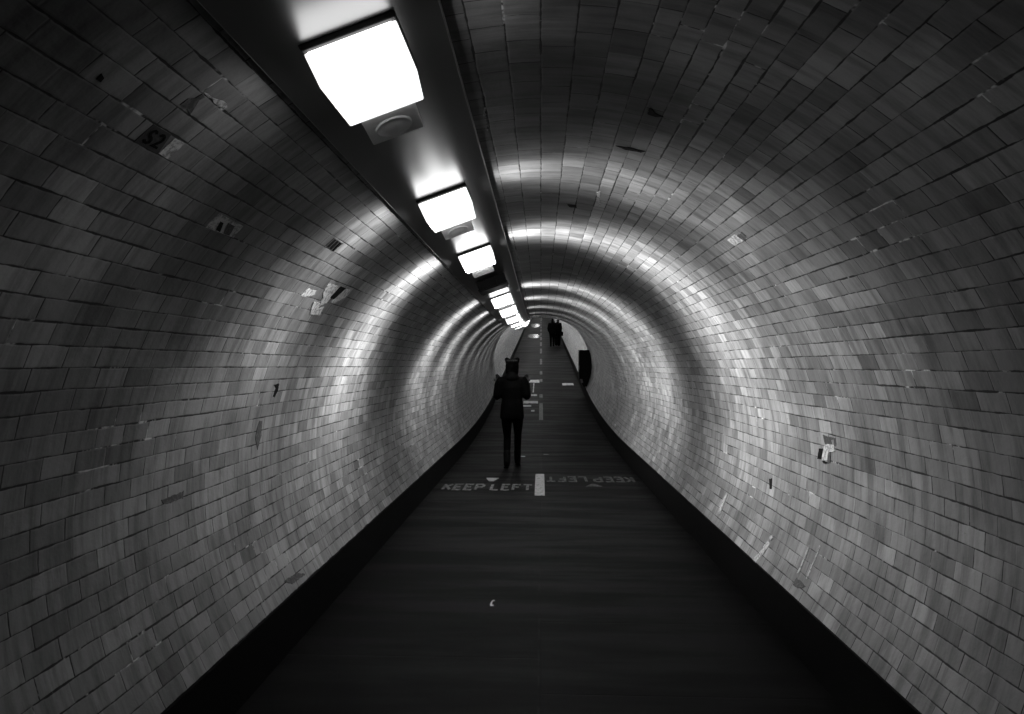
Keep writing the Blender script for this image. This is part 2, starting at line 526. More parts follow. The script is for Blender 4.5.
# black box in the row of lamps
base = LAMP0 + PITCH * 3
root = empty('ceiling_box', P(AC, 0, base), 'black box on the ceiling casing between two lit lamps', 'box')
bm = bmesh.new()
frustum(bm, AC - .145, AC + .145, -0.02, .32, D0, AC - .140, AC + .140, -.015, .315, D0 + .105, base)
bm_obj('housing', bm, M['box'], root, bevel=0.006)
bm = bmesh.new()
frustum(bm, AC - .150, AC + .150, -0.026, .326, D0 + .080, AC - .150, AC + .150, -.026, .326, D0 + .092, base)
bm_obj('lid', bm, M['box'], root, bevel=0.003)
bm = bmesh.new()
frustum(bm, AC + .05, AC + .14, -0.05, -.02, D0, AC + .05, AC + .14, -.05, -.02, D0 + .10, base)
bm_obj('cable_gland', bm, M['box'], root, bevel=0.004)

# ------------------------------------------------------------------ camera
cam = bpy.data.cameras.new('camera')
co = bpy.data.objects.new('camera', cam)
C.objects.link(co)
cam.sensor_width = 36.0
cam.lens = FOC / 1024 * 36.0
cam.clip_start = 0.02; cam.clip_end = 300
co.location = (0, 0, EYE)
yaw = math.atan((541 - 512) / FOC)
pitch = math.atan((366 - 357) / FOC)
co.rotation_euler = (PI / 2 + pitch, 0, yaw)
bpy.context.scene.camera = co


def ray(px, py):
    d = Vector(((px - 512) / FOC, -(py - 357) / FOC, -1.0))
    return (co.rotation_euler.to_matrix() @ d).normalized()


def on_wall(px, py, cyl=True):
    """place on the lining seen at a point of the photo: (angle, y)"""
    d = ray(px, py); o = Vector((0, 0, EYE))
    t = 0.2
    while t < 120:
        p = o + d * t
        if (p.x ** 2 + (p.z - rise(p.y) - ZC) ** 2) >= R * R: break
        t += 0.02
    lo, hi = t - 0.02, t
    for _ in range(30):
        mid = (lo + hi) / 2; p = o + d * mid
        if (p.x ** 2 + (p.z - rise(p.y) - ZC) ** 2) >= R * R: hi = mid
        else: lo = mid
    p = o + d * hi
    return math.atan2(p.x, p.z - rise(p.y) - ZC), p.y


def on_floor(px, py):
    d = ray(px, py); o = Vector((0, 0, EYE)); t = 0.5
    while t < 120:
        p = o + d * t
        if p.z <= rise(p.y): break
        t += 0.01
    return p


# ------------------------------------------------------------------ marks on the tiles
def wall_poly(name, pts, mat, parent=None, d=0.0025, origin=None, ragged=0.0):
    """thin film of paint or scrape lying on the curved tiles; pts = list of (angle, y)"""
    from mathutils.geometry import tessellate_polygon
    # refine long edges so the film follows the curve
    P2 = []
    for i in range(len(pts)):
        a, b_ = pts[i], pts[(i + 1) % len(pts)]
        n = max(1, int(max(abs(a[0] - b_[0]) * R, abs(a[1] - b_[1])) / (0.014 if ragged else 0.03)))
        for q in range(n): P2.append((a[0] + (b_[0] - a[0]) * q / n, a[1] + (b_[1] - a[1]) * q / n))
    if ragged:
        P2 = [(p[0] + random.uniform(-1, 1) * ragged / R, p[1] + random.uniform(-1, 1) * ragged) for p in P2]
    tri = tessellate_polygon([[Vector((p[1], p[0] * R, 0)) for p in P2]])
    n = len(P2)
    og = origin if origin is not None else Vector((0, 0, 0))
    V = [wallp(p[0], p[1], d) - og for p in P2] + [wallp(p[0], p[1], 0.0) - og for p in P2]
    F = [tuple(t) for t in tri] + [tuple(i + n for i in reversed(t)) for t in tri]
    F += [(i, (i + 1) % n, (i + 1) % n + n, i + n) for i in range(n)]
    o = mesh_obj(name, V, F, mat, parent)
    bm = bmesh.new(); bm.from_mesh(o.data); bmesh.ops.recalc_face_normals(bm, faces=bm.faces[:]); bm.to_mesh(o.data); bm.free()
    return o


def mark(name, px, mat, label, cat='mark', group=None):
    th0, y0 = on_wall(sum(p[0] for p in px) / len(px), sum(p[1] for p in px) / len(px))
    og = wallp(th0, y0)
    o = wall_poly(name, [on_wall(*p) for p in px], mat, None, 0.0025, og, 0.0035)
    o.location = og
    return tag(o, label, cat, group)


def marks(name, polys, label, cat='mark'):
    """a mark of several pieces: polys = [(part name, pixel outline, material)]"""
    allp = [p for q in polys for p in q[1]]
    th0, y0 = on_wall(sum(p[0] for p in allp) / len(allp), sum(p[1] for p in allp) / len(allp))
    og = wallp(th0, y0)
    r = empty(name, og, label, cat)
    for i, (pn, px, mt) in enumerate(polys):
        wall_poly(pn, [on_wall(*p) for p in px], mt, r, 0.002 + 0.0012 * i, og, 0.0 if name in ('barred_plate', 'scraped_sticker') else 0.0035)
    return r


STROKES = {   # unit cell letters as polylines, x to the right, y up
    'S': [[(.88, .82), (.70, .97), (.40, 1.0), (.15, .88), (.12, .68), (.35, .54), (.65, .46), (.88, .32), (.86, .12), (.60, 0), (.30, .02), (.08, .16)]],
    '2': [[(.10, .80), (.25, .96), (.55, 1.0), (.82, .90), (.88, .70), (.70, .48), (.35, .24), (.08, .03), (.92, .03)]],
    'K': [[(.1, 0), (.1, 1)], [(.9, 1), (.12, .45)], [(.34, .60), (.9, 0)]],
    'E': [[(.9, 1), (.1, 1), (.1, 0), (.9, 0)], [(.1, .5), (.72, .5)]],
    'P': [[(.1, 0), (.1, 1), (.70, 1), (.90, .88), (.90, .62), (.70, .48), (.1, .48)]],
    'L': [[(.1, 1), (.1, 0), (.9, 0)]],
    'F': [[(.9, 1), (.1, 1), (.1, 0)], [(.1, .52), (.72, .52)]],
    'T': [[(.0, 1), (1.0, 1)], [(.5, 1), (.5, 0)]],
}


def ribbon(line, hw):
    """outline of a stroke with mitred corners"""
    L_, R_ = [], []
    n = len(line)
    for i in range(n):
        p = Vector(line[i])
        d0 = (p - Vector(line[i - 1])).normalized() if i else None
        d1 = (Vector(line[i + 1]) - p).normalized() if i < n - 1 else None
        if d0 is None: d = d1; sc = 1
        elif d1 is None: d = d0; sc = 1
        else:
            d = (d0 + d1).normalized(); sc = 1 / max(0.5, d.dot(d1))
        nn = Vector((-d.y, d.x))
        L_.append(p + nn * hw * sc); R_.append(p - nn * hw * sc)
    return [tuple(a) for a in L_ + R_[::-1]]


# numbered plate S 2
og = wallp(*on_wall(153, 138))
plate = empty('wall_marker', og, 'dark painted tile lettered S 2 high on the left wall', 'sign')
cn = [on_wall(*p) for p in ((133.5, 141.5), (153.5, 124), (171, 134), (157.5, 153.5))]
wall_poly('painted_tile', cn, M['wall_plate'], plate, 0.002, og)


def bil(u, v):   # u along the text, v up
    a, b_, c_, d_ = cn[0], cn[3], cn[2], cn[1]
    return tuple((a[i] * (1 - u) + b_[i] * u) * (1 - v) + (d_[i] * (1 - u) + c_[i] * u) * v for i in (0, 1))


for ch, u0 in (('S', 0.15), ('2', 0.56)):
    V = []
    for line in STROKES[ch]:
        pl = [(u0 + p[0] * 0.28, 0.20 + p[1] * 0.62) for p in line]
        rb = ribbon([(p[0], p[1]) for p in pl], 0.056)
        pp = [bil(*q) for q in rb]
        n = len(pp) // 2
        V0 = [wallp(t_, y_, 0.004) - og for t_, y_ in pp]
        F0 = [(i, i + 1, 2 * n - 2 - i, 2 * n - 1 - i) for i in range(n - 1)]
    tag(mesh_obj('letter', V0, F0, M['wall_black'], plate), 'black painted character ' + ch)
wall_poly('pale_strip', [on_wall(*p) for p in ((158.5, 153), (174.5, 137.8), (184.5, 143.5), (167.5, 158.8))], M['wall_white'], plate, 0.002, og)

marks('scraped_sticker', [
    ('backing', [(205, 227), (219, 213), (243, 226), (233, 237.5)], M['wall_white']),
    ('scuff', [(215.5, 229.5), (220, 221), (223, 222.5), (219.5, 231.5)], M['wall_black']),
    ('scuff', [(223, 233), (228, 222.5), (234, 225.5), (228.5, 235)], M['wall_dark'])],
    'small rectangular half scraped sticker above the left wall middle', 'sticker')
marks('barred_plate', [
    ('plate', [(325.5, 245.5), (334, 237.8), (343, 243.3), (332, 251.5)], M['wall_plate']),
    ('bar', [(327, 246), (334.5, 239), (336, 239.8), (328.5, 247)], M['wall_black']),
    ('bar', [(329.5, 247.8), (337, 240.5), (338.5, 241.3), (331, 249)], M['wall_black']),
    ('bar', [(332, 249.8), (339.5, 242), (341, 242.8), (333.3, 250.6)], M['wall_black'])],
    'small dark plate with three black bars below the ceiling casing', 'plate')
marks('scraped_patch', [
    ('scrape', [(306.5, 290), (309, 288.5), (316, 290.5), (314, 295), (303, 297), (301, 295.5)], M['wall_white']),
    ('scrape', [(323, 292), (328, 283), (339, 286.5), (334, 293), (326, 303), (318, 306), (322, 299)], M['wall_white']),
    ('scrape', [(336, 296), (343, 288.5), (350, 289.5), (345, 297), (333, 303), (331, 302)], M['wall_white']),
    ('scrape', [(309, 313.5), (313, 302), (320, 303), (317, 309), (323, 307), (319, 315)], M['wall_white']),
    ('dark_scuff', [(330, 297), (341, 286), (345, 288), (333, 299)], M['wall_black'])],
    'cluster of white scraped shards on the left wall near the lamps', 'mark')
marks('spray_tag', [
    ('stroke', [(273.5, 385), (279, 383.5), (277.5, 391), (274.5, 397), (273, 396.5), (275.5, 388)], M['wall_black'])],
    'small black hooked paint mark at mid height of the left wall', 'mark')
marks('peeled_patch', [
    ('dark_scuff', [(823, 435), (836, 438.2), (836.5, 446.5), (834.2, 446.2), (834, 440), (831, 440), (832, 444), (825, 443.5)], M['wall_dark']),
    ('dark_scuff', [(819.5, 448.5), (824.8, 448.8), (823, 452), (821.5, 459.5), (817.8, 459.2)], M['wall_black']),
    ('dark_scuff', [(829.3, 453), (831.2, 452), (830.5, 463), (828, 463)], M['wall_dark']),
    ('pale_tile', [(823.5, 451.5), (826, 444.5), (834, 445), (836, 451), (829.5, 452), (828, 460), (822.3, 460)], M['wall_white']),
    ('dark_scuff', [(823, 461), (827, 461.5), (829, 463.3), (825, 463)], M['wall_black'])],
    'peeled patch with dark edges and pale centre on the right wall', 'mark')
mark('paint_dash', [(769.3, 479), (772.3, 478.5), (772.0, 488.5), (769.8, 489)], M['wall_black'],
     'short upright black paint dash low on the right wall')
mark('dark_blot', [(737, 236), (741.5, 232), (746.5, 236), (745.5, 241.5), (742, 239)], M['wall_dark'],
     'round dark blot beside a pale tile high on the right wall')
mark('pale_tile_patch', [(727, 239.5), (735, 234), (744, 240.5), (735, 245.5)], M['wall_white'],
     'pale tile next to the round dark blot on the right wall')
mark('dark_stain', [(647, 114), (650.5, 105.5), (654, 112), (663, 116), (655, 116.5)], M['wall_black'],
     'ragged black stain on the tiles of the upper right vault')
mark('lime_run', [(484, 107), (485.2, 107), (487.5, 127), (488.3, 131), (486.7, 130), (485.2, 119), (483.4, 117)], M['wall_lime'],
     'white lime drip on the crown tiles right of the casing')
mark('lime_run', [(596.5, 192), (600.5, 191), (599.5, 199), (601, 206), (598.5, 207), (598, 199)], M['wall_lime'],
     'hooked white lime run on the vault right of the lamps')
marks('lime_run', [
    ('pale_run', [(752.5, 559.5), (758, 553), (760.5, 556.5), (756, 562)], M['wall_lime']),
    ('pale_run', [(759, 553), (768, 541), (770, 544.5), (762, 556)], M['wall_lime']),
    ('pale_run', [(770, 537.5), (773, 534.5), (773.5, 538), (771, 541)], M['wall_lime'])],
    'broad pale streak of three pieces low on the right wall', 'mark')
mark('lime_run', [(797, 574), (809, 545), (809.8, 545.3), (798.2, 575)], M['wall_lime'],
     'thin white dribble line on the right wall, left one of a pair')
mark('lime_run', [(806, 578), (819.5, 546), (820.3, 546.3), (807.2, 579)], M['wall_lime'],
     'thin white dribble line on the right wall, right one of a pair')
mark('lime_run', [(718.5, 512), (724, 498), (727, 492), (728, 494), (724, 503), (720, 514)], M['wall_lime'],
     'short white run above the plinth, midway along the right wall')
mark('dark_stain', [(181, 104), (188, 99), (196, 97), (203, 93), (205, 96), (199, 100), (195, 106), (190, 113), (187, 107)], M['wall_dark'],
     'dark smear on the tiles of the upper left vault')
mark('lime_run', [(203, 92.5), (209, 94), (216, 99), (223, 101), (227, 106), (224, 108), (218, 104.5), (211, 98.5)], M['wall_lime'],
     'white flecked scratch on the upper left vault near the nearest lamp')
mark('dark_stain', [(96, 80), (102, 73), (104, 76), (99, 82)], M['wall_black'],
     'small black chip at the far upper left of the vault')
mark('dark_stain', [(255, 437), (259, 421), (262, 421), (261, 436), (257, 450)], M['wall_dark'],
     'dark vertical smear on the left wall under the hooked paint mark')
mark('dark_tile', [(161, 499.5), (183, 491.5), (183, 498), (163, 505)], M['wall_dark'],
     'dark half tile low on the left wall')
mark('dark_stain', [(283.5, 581), (297, 573), (306, 574), (292, 584)], M['wall_dark'],
     'dark patch just above the plinth of the left wall')
mark('dark_stain', [(793, 585), (797, 578), (803, 583), (806, 587), (798, 588)], M['wall_dark'],
     'dark chipped spot under the pair of dribble lines on the right wall')
mark('dark_stain', [(616, 145.5), (628, 147), (645, 151), (641, 152), (626, 149.5)], M['wall_black'],
     'long black crack mark across the vault tiles')
mark('dark_stain', [(567, 204), (576.5, 205), (577, 207.5), (570, 207)], M['wall_black'],
     'short black chip on the crown right of the second lamp')

# ------------------------------------------------------------------ markings on the footway
def floor_poly(bm, pts, h=0.003):
    """thin layer of paint on the floor; pts = (x, y) in metres"""
    v0 = [bm.verts.new((p[0], p[1], rise(p[1]) + h)) for p in pts]
    v1 = [bm.verts.new((p[0], p[1], rise(p[1]))) for p in pts]
    n = len(pts)
    bm.faces.new(v0)
    for i in range(n): bm.faces.new((v0[i], v1[i], v1[(i + 1) % n], v0[(i + 1) % n]))


def words(x0, x1, y0, y1, turned, mat, label):
    txt = 'KEEP LEFT'
    cx, cy = (x0 + x1) / 2, (y0 + y1) / 2
    root = empty('painted_words', (cx, cy, 0), label, 'marking')
    widths = [1.0 if c_ != ' ' else 0.35 for c_ in txt]
    gap = 0.22
    tot = sum(widths) + gap * (len(txt) - 1)
    un = (x1 - x0) / tot
    h = y1 - y0
    xx = -(x1 - x0) / 2
    for c_, w_ in zip(txt, widths):
        if c_ != ' ':
            bm = bmesh.new()
            for line in STROKES[c_]:
                # letters are stretched along the walking direction, so their cross bars are thick
                pl = [(xx + p[0] * un * w_, (-h / 2 + (.08 + .84 * p[1]) * h) * .42) for p in line]
                rb = [(q[0], q[1] / .42) for q in ribbon(pl, 0.0175)]
                n = len(rb) // 2
                for i in range(n - 1):
                    q = [rb[i], rb[i + 1], rb[2 * n - 2 - i], rb[2 * n - 1 - i]]
                    if turned: q = [(-a, -b_) for a, b_ in q]
                    floor_poly(bm, q, 0.003)
            bm_obj('letter', bm, mat, root)
        xx += un * (w_ + gap)
    return root


words(-1.25, -0.118, 8.60, 9.06, False, M['paint'], 'white painted words KEEP LEFT on the left lane, readable from the camera')
words(0.075, 1.26, 9.27, 9.72, True, M['paint_faint'], 'faded upside down words KEEP LEFT on the right lane')


def ground_mark(name, pts, mat, label, cat='marking', h=0.003):
    cx = sum(p[0] for p in pts) / len(pts); cy = sum(p[1] for p in pts) / len(pts)
    bm = bmesh.new()
    v0, v1 = [], []
    for p in pts:
        v0.append(bm.verts.new((p[0] - cx, p[1] - cy, rise(p[1]) - rise(cy) + h)))
        v1.append(bm.verts.new((p[0] - cx, p[1] - cy, rise(p[1]) - rise(cy))))
    bm.faces.new(v0)
    n = len(pts)
    for i in range(n): bm.faces.new((v0[i], v1[i], v1[(i + 1) % n], v0[(i + 1) % n]))
    o = bm_obj(name, bm, mat)
    o.location = (cx, cy, rise(cy))
    return tag(o, label, cat)


def long_mark(name, x0, x1, y0, y1, mat, label, cat='marking', h=0.003, step=0.5):
    """a stripe that follows the grade"""
    n = max(1, int((y1 - y0) / step)); cx, cy = (x0 + x1) / 2, (y0 + y1) / 2
    V, F = [], []
    for i in range(n + 1):
        yy = y0 + (y1 - y0) * i / n
        for xx in (x0, x1):
            V.append((xx - cx, yy - cy, rise(yy) - rise(cy) + h)); V.append((xx - cx, yy - cy, rise(yy) - rise(cy)))
    for i in range(n):
        a = 4 * i
        F += [(a, a + 2, a + 6, a + 4), (a, a + 4, a + 5, a + 1), (a + 2, a + 3, a + 7, a + 6)]
    F += [(0, 1, 3, 2), (4 * n, 4 * n + 2, 4 * n + 3, 4 * n + 1)]
    o = mesh_obj(name, V, F, mat)
    o.location = (cx, cy, rise(cy))
    return tag(o, label, cat)


ground_mark('painted_arrow', [(-0.76, 9.55), (-0.58, 9.55), (-0.64, 9.28), (-0.70, 9.28)], M['paint_solid'],
            'small white painted wedge above the word on the left lane')
ground_mark('painted_arrow', [(0.58, 8.93), (0.79, 8.93), (0.70, 9.12), (0.66, 9.12)], M['paint_faint'],
            'small faded painted wedge below the upside down words')
long_mark('centre_dash', -0.078, 0.045, 8.28, 9.92, M['paint_solid'], 'thick white centre dash between the two painted words')
long_mark('centre_dash', -0.05, 0.05, 17.2, 20.2, M['paint'], 'long worn white centre dash beside the walking person')
far_dash = None
for i, (a, b_) in enumerate(((21.2, 22.0), (25.0, 25.8), (27.2, 28.4), (31.0, 33.5))):
    o = long_mark('centre_dash', -0.05, 0.05, a, b_, M['paint_dash'], '%s worn centre dash past the walking person, counting away from the camera' % order[i])
    o['group'] = 'worn centre dashes past the walking person'
for i in range(9):
    a = 36.5 + i * 5.0
    o = long_mark('centre_dash', -0.05, 0.05, a, a + 3.0, M['paint_dash'], 'worn white centre dash in the far rising stretch of the footway')
    o['group'] = 'far centre dashes'

def puddle(y0, y1, x0, x1, label, seed):
    rnd = random.Random(seed)
    n = 26; cx, cy = (x0 + x1) / 2, (y0 + y1) / 2
    V, F = [], []
    for i in range(n + 1):
        yy = y0 + (y1 - y0) * i / n
        e = math.sqrt(max(0.02, 1 - (2 * i / n - 1) ** 4))
        a = cx - (x1 - x0) / 2 * e * rnd.uniform(.55, 1.0); b_ = cx + (x1 - x0) / 2 * e * rnd.uniform(.7, 1.0)
        for xx, hh in ((a, 0), (a + .012, .0022), (b_ - .012, .0022), (b_, 0)): V.append((xx - cx, yy - cy, rise(yy) - rise(cy) + hh))
    for i in range(n):
        for k_ in range(3):
            a = 4 * i + k_; F.append((a, a + 1, a + 5, a + 4))
    o = mesh_obj('puddle', V, F, M['wet'])
    o.location = (cx, cy, rise(cy))
    return tag(o, label, 'puddle')


puddle(48.5, 53.0, -1.05, -.06, 'nearer of two wet patches shining on the far rising footway', 5)
puddle(63.0, 70.0, -1.08, -.06, 'farthest wet patch at the top of the rising footway', 8)
for x0, x1, y0, y1, lb in ((-.51, -.06, 24.8, 25.6, 'white bar farthest up the left lane, shaped like the top of a letter T'),
                           (-.316, -.126, 21.65, 22.0, 'short white bar at the foot of the thin upright stroke on the left lane'),
                           (-.27, -.235, 22.4, 24.6, 'thin upright white stroke joining two bars on the left lane'),
                           (-.52, -.09, 20.2, 20.65, 'longer white bar just beside the elbow of the walking person'),
                           (-.52, -.28, 19.6, 19.85, 'shorter white bar nearest the hip of the walking person'),
                           (-.27, -.18, 18.7, 18.95, 'tiny white fleck of paint beside the jacket of the walking person')):
    long_mark('painted_bar', x0, x1, y0, y1, M['paint_line'], lb, step=.2)

# bars on the footway past the walking person
p = on_floor(568, 384.3)
long_mark('floor_plate', p.x - 0.20, p.x + 0.19, p.y - 0.28, p.y + 0.28, M['paint_line'], 'single pale bar on the right lane past the walking person', 'marking')

p = on_floor(522, 456.5)
ground_mark('paint_fleck', [(p.x - .05, p.y - .04), (p.x + .05, p.y - .05), (p.x + .06, p.y + .05), (p.x - .04, p.y + .06)], M['paint_line'],
            'small pale fleck on the floor beside the right boot of the walking person')
p = on_floor(546, 454.5)
ground_mark('paint_fleck', [(p.x - .04, p.y - .04), (p.x + .05, p.y - .03), (p.x + .03, p.y + .05), (p.x - .05, p.y + .04)], M['paint_dash'],
            'faint pale fleck just right of the centre line, beyond the thick dash')

# scrap of litter
p = on_floor(493, 605)
bm = bmesh.new()
n = 10
V = []
for i in range(n + 1):
    a = math.radians(60 + 240 * i / n)
    rr, wd = 0.024, 0.012 * math.sin(PI * (i + 0.5) / (n + 1)) + 0.003
    V.append([(rr * math.cos(a) * .8, 2.4 * rr * math.sin(a), 0.002 + .012 * (1 - abs(math.cos(a / 1)))),
              ((rr - wd) * math.cos(a) * .8, 2.4 * (rr - wd) * math.sin(a), 0.004 + .012 * (1 - abs(math.cos(a))))])
vv = [[bm.verts.new(q) for q in r_] for r_ in V]
for i in range(n): bm.faces.new((vv[i][0], vv[i + 1][0], vv[i + 1][1], vv[i][1]))
ext = bmesh.ops.solidify(bm, geom=bm.faces[:], thickness=0.0015)
o = bm_obj('paper_scrap', bm, M['paper'])
o.location = (p.x, p.y, rise(p.y)+0.001)
tag(o, 'curled white scrap of paper on the dark floor in the foreground', 'litter')

# ------------------------------------------------------------------ dark cabinet on the right wall
yc = 21.2
zc0, zc1 = 0.36, 1.46
og = Vector((1.30, yc, rise(yc)))
cab = empty('wall_cabinet', og, 'tall black cabinet fixed to the right wall, its back following the curve', 'cabinet')
outl = []
for i in range(9):
    zz = zc0 + (zc1 - zc0) * i / 8
    outl.append((math.sqrt(R * R - (zz - ZC) ** 2) - 0.004, zz))
front = [(1.185, zc1), (1.175, zc0 + .20), (1.30, zc0)]


def prism(name, outline, y0, y1, mat, parent, bevel=0.0, o_=og):
    bm = bmesh.new()
    a = [bm.verts.new((p[0] - o_.x, y0 - yc, p[1])) for p in outline]
    b2 = [bm.verts.new((p[0] - o_.x, y1 - yc, p[1])) for p in outline]
    n = len(outline)
    bm.faces.new(a); bm.faces.new(b2[::-1])
    for i in range(n): bm.faces.new((a[i], b2[i], b2[(i + 1) % n], a[(i + 1) % n]))
    return bm_obj(name, bm, mat, parent, bevel=bevel)


prism('body', outl + front, yc, yc + 0.55, M['cab'], cab)
dr = [(1.183, zc1 - .03), (1.173, zc0 + .22), (1.165, zc0 + .22), (1.175, zc1 - .03)]
door = prism('door', dr, yc + 0.03, yc + 0.52, M['cab'], cab)
prism('handle', [(1.160, 1.0), (1.172, 1.0), (1.172, 0.88), (1.160, 0.88)], yc + .08, yc + .10, M['bracket'], door)
prism('label_plate', [(1.19, zc0 + .23), (1.26, zc0 + .23), (1.29, zc0 + .12), (1.23, zc0 + .10)], yc - .006, yc - .0005, M['note'], cab)
prism('top_cap', [(1.17, zc1), (1.48, zc1), (1.48, zc1 + .02), (1.17, zc1 + .02)], yc - .012, yc + 0.562, M['cab'], cab)

# ------------------------------------------------------------------ people
def ellipsoid(bm, c, r, rot=None, seg=20, rng=14):
    m_ = Matrix.Translation(Vector(c)) @ (rot.to_4x4() if rot else Matrix.Identity(4)) @ Matrix.Diagonal((r[0], r[1], r[2], 1))
    bmesh.ops.create_uvsphere(bm, u_segments=seg, v_segments=rng, radius=1.0, matrix=m_)


def tube(bm, pts, radii, seg=16, flat=None):
    """closed tapering tube; flat = (sx, sy) squash of the cross-section, or one pair per point"""
    pts = [Vector(p) for p in pts]
    rings = []
    n = len(pts)
    prev = None
    for i in range(n):
        t_ = ((pts[i + 1] if i < n - 1 else pts[i]) - (pts[i - 1] if i else pts[i])).normalized()
        ref = Vector((0, 1, 0)) if abs(t_.y) < 0.8 else Vector((0, 0, 1))
        a = ref.cross(t_).normalized() if prev is None else (prev - t_ * prev.dot(t_)).normalized()
        b_ = t_.cross(a)
        prev = a
        fs = flat[i] if isinstance(flat, list) else (flat or (1, 1))
        rings.append([bm.verts.new(pts[i] + a * math.cos(2 * PI * k / seg) * radii[i] * fs[0] + b_ * math.sin(2 * PI * k / seg) * radii[i] * fs[1]) for k in range(seg)])
    for i in range(n - 1):
        for k in range(seg):
            bm.faces.new((rings[i][k], rings[i][(k + 1) % seg], rings[i + 1][(k + 1) % seg], rings[i + 1][k]))
    bm.faces.new(rings[0][::-1]); bm.faces.new(rings[-1])


def blend(p, q, t_): return Vector(p) * (1 - t_) + Vector(q) * t_


def limb(bm, pts, radii, seg=16, sub=5):
    """smooth tube through joints (Catmull-Rom) with rounded ends"""
    P_ = [Vector(p) for p in pts]
    out, rr = [], []
    for i in range(len(P_) - 1):
        p0 = P_[max(i - 1, 0)]; p1 = P_[i]; p2 = P_[i + 1]; p3 = P_[min(i + 2, len(P_) - 1)]
        for k in range(sub):
            s_ = k / sub
            q = 0.5 * ((2 * p1) + (p2 - p0) * s_ + (2 * p0 - 5 * p1 + 4 * p2 - p3) * s_ ** 2 + (3 * p1 - p0 - 3 * p2 + p3) * s_ ** 3)
            out.append(blend(p1, p2, s_) * 0.45 + q * 0.55); rr.append(radii[i] * (1 - s_) + radii[i + 1] * s_)
    out.append(P_[-1]); rr.append(radii[-1])
    tube(bm, out, rr, seg)
    ellipsoid(bm, out[0], (rr[0],) * 3); ellipsoid(bm, out[-1], (rr[-1],) * 3)


def torso(bm, rings, seg=28):
    """rings: (centre, half width, half depth)"""
    vs_ = []
    for c_, a, d in rings:
        vs_.append([bm.verts.new((c_[0] + a * math.copysign(abs(math.cos(2 * PI * k / seg)) ** 0.85, math.cos(2 * PI * k / seg)),
                                  c_[1] + d * math.copysign(abs(math.sin(2 * PI * k / seg)) ** 0.85, math.sin(2 * PI * k / seg)), c_[2])) for k in range(seg)])
    for i in range(len(vs_) - 1):
        for k in range(seg): bm.faces.new((vs_[i][k], vs_[i][(k + 1) % seg], vs_[i + 1][(k + 1) % seg], vs_[i + 1][k]))
    bm.faces.new(vs_[0][::-1]); bm.faces.new(vs_[-1])


def fused(name, bm, mat, parent, voxel=0.010, smooth_it=6):
    """weld overlapping volumes into one continuous skin"""
    bmesh.ops.recalc_face_normals(bm, faces=bm.faces[:])
    me = bpy.data.meshes.new(name + '_tmp'); bm.to_mesh(me); bm.free()
    o = bpy.data.objects.new(name + '_tmp', me); C.objects.link(o)
    r_ = o.modifiers.new('r', 'REMESH'); r_.mode = 'VOXEL'; r_.voxel_size = voxel
    s_ = o.modifiers.new('s', 'SMOOTH'); s_.iterations = smooth_it; s_.factor = 0.5
    dg = bpy.context.evaluated_depsgraph_get(); dg.update()
    me2 = bpy.data.meshes.new_from_object(o.evaluated_get(dg))
    bpy.data.objects.remove(o); bpy.data.meshes.remove(me)
    me2.name = name
    me2.materials.clear(); me2.materials.append(mat)
    for p_ in me2.polygons: p_.use_smooth = True
    o2 = bpy.data.objects.new(name, me2); C.objects.link(o2)
    o2.parent = parent
    return o2


def hand(bm, wrist, direction, palm_n, side, curl=0.6, s=1.0):
    """palm, four fingers of different lengths with bends, thumb off the side"""
    d = Vector(direction).normalized(); n_ = Vector(palm_n); n_ = (n_ - d * n_.dot(d)).normalized(); x_ = d.cross(n_) * side
    w = Vector(wrist)
    for k in range(4):
        off = (k - 1.5) * 0.019 * s
        kn = w + d * (0.088 - 0.004 * abs(k - 1)) * s + x_ * off
        tube(bm, [w + x_ * off * 0.6, w + d * 0.045 * s + x_ * off * .9, kn], [0.017 * s, 0.015 * s, 0.0115 * s], 10)
        ln_ = (0.070, 0.078, 0.072, 0.056)[k] * s
        p_, dd = kn, d
        ang = curl * (0.7 + 0.1 * k)
        pts = [p_]
        for seg_ in (0.45, 0.32, 0.23):
            dd = (dd * math.cos(ang) + n_ * math.sin(ang)).normalized()
            # keep the bend plane
            nn = (n_ - dd * n_.dot(dd)).normalized()
            p_ = p_ + dd * ln_ * seg_
            pts.append(p_); ang = curl * 0.75
            n_2 = nn
        tube(bm, pts, [0.0098 * s, 0.009 * s, 0.0083 * s, 0.0065 * s], 10)
        ellipsoid(bm, pts[-1], (0.007 * s,) * 3, None, 8, 6)
    b0 = w + d * 0.022 * s - x_ * 0.020 * s
    tube(bm, [b0, b0 + (d * 0.5 - x_ * 0.75 + n_ * .3).normalized() * 0.038 * s, b0 + (d * 0.75 - x_ * 0.55 + n_ * .5).normalized() * 0.070 * s],
         [0.0145 * s, 0.0115 * s, 0.008 * s], 10)


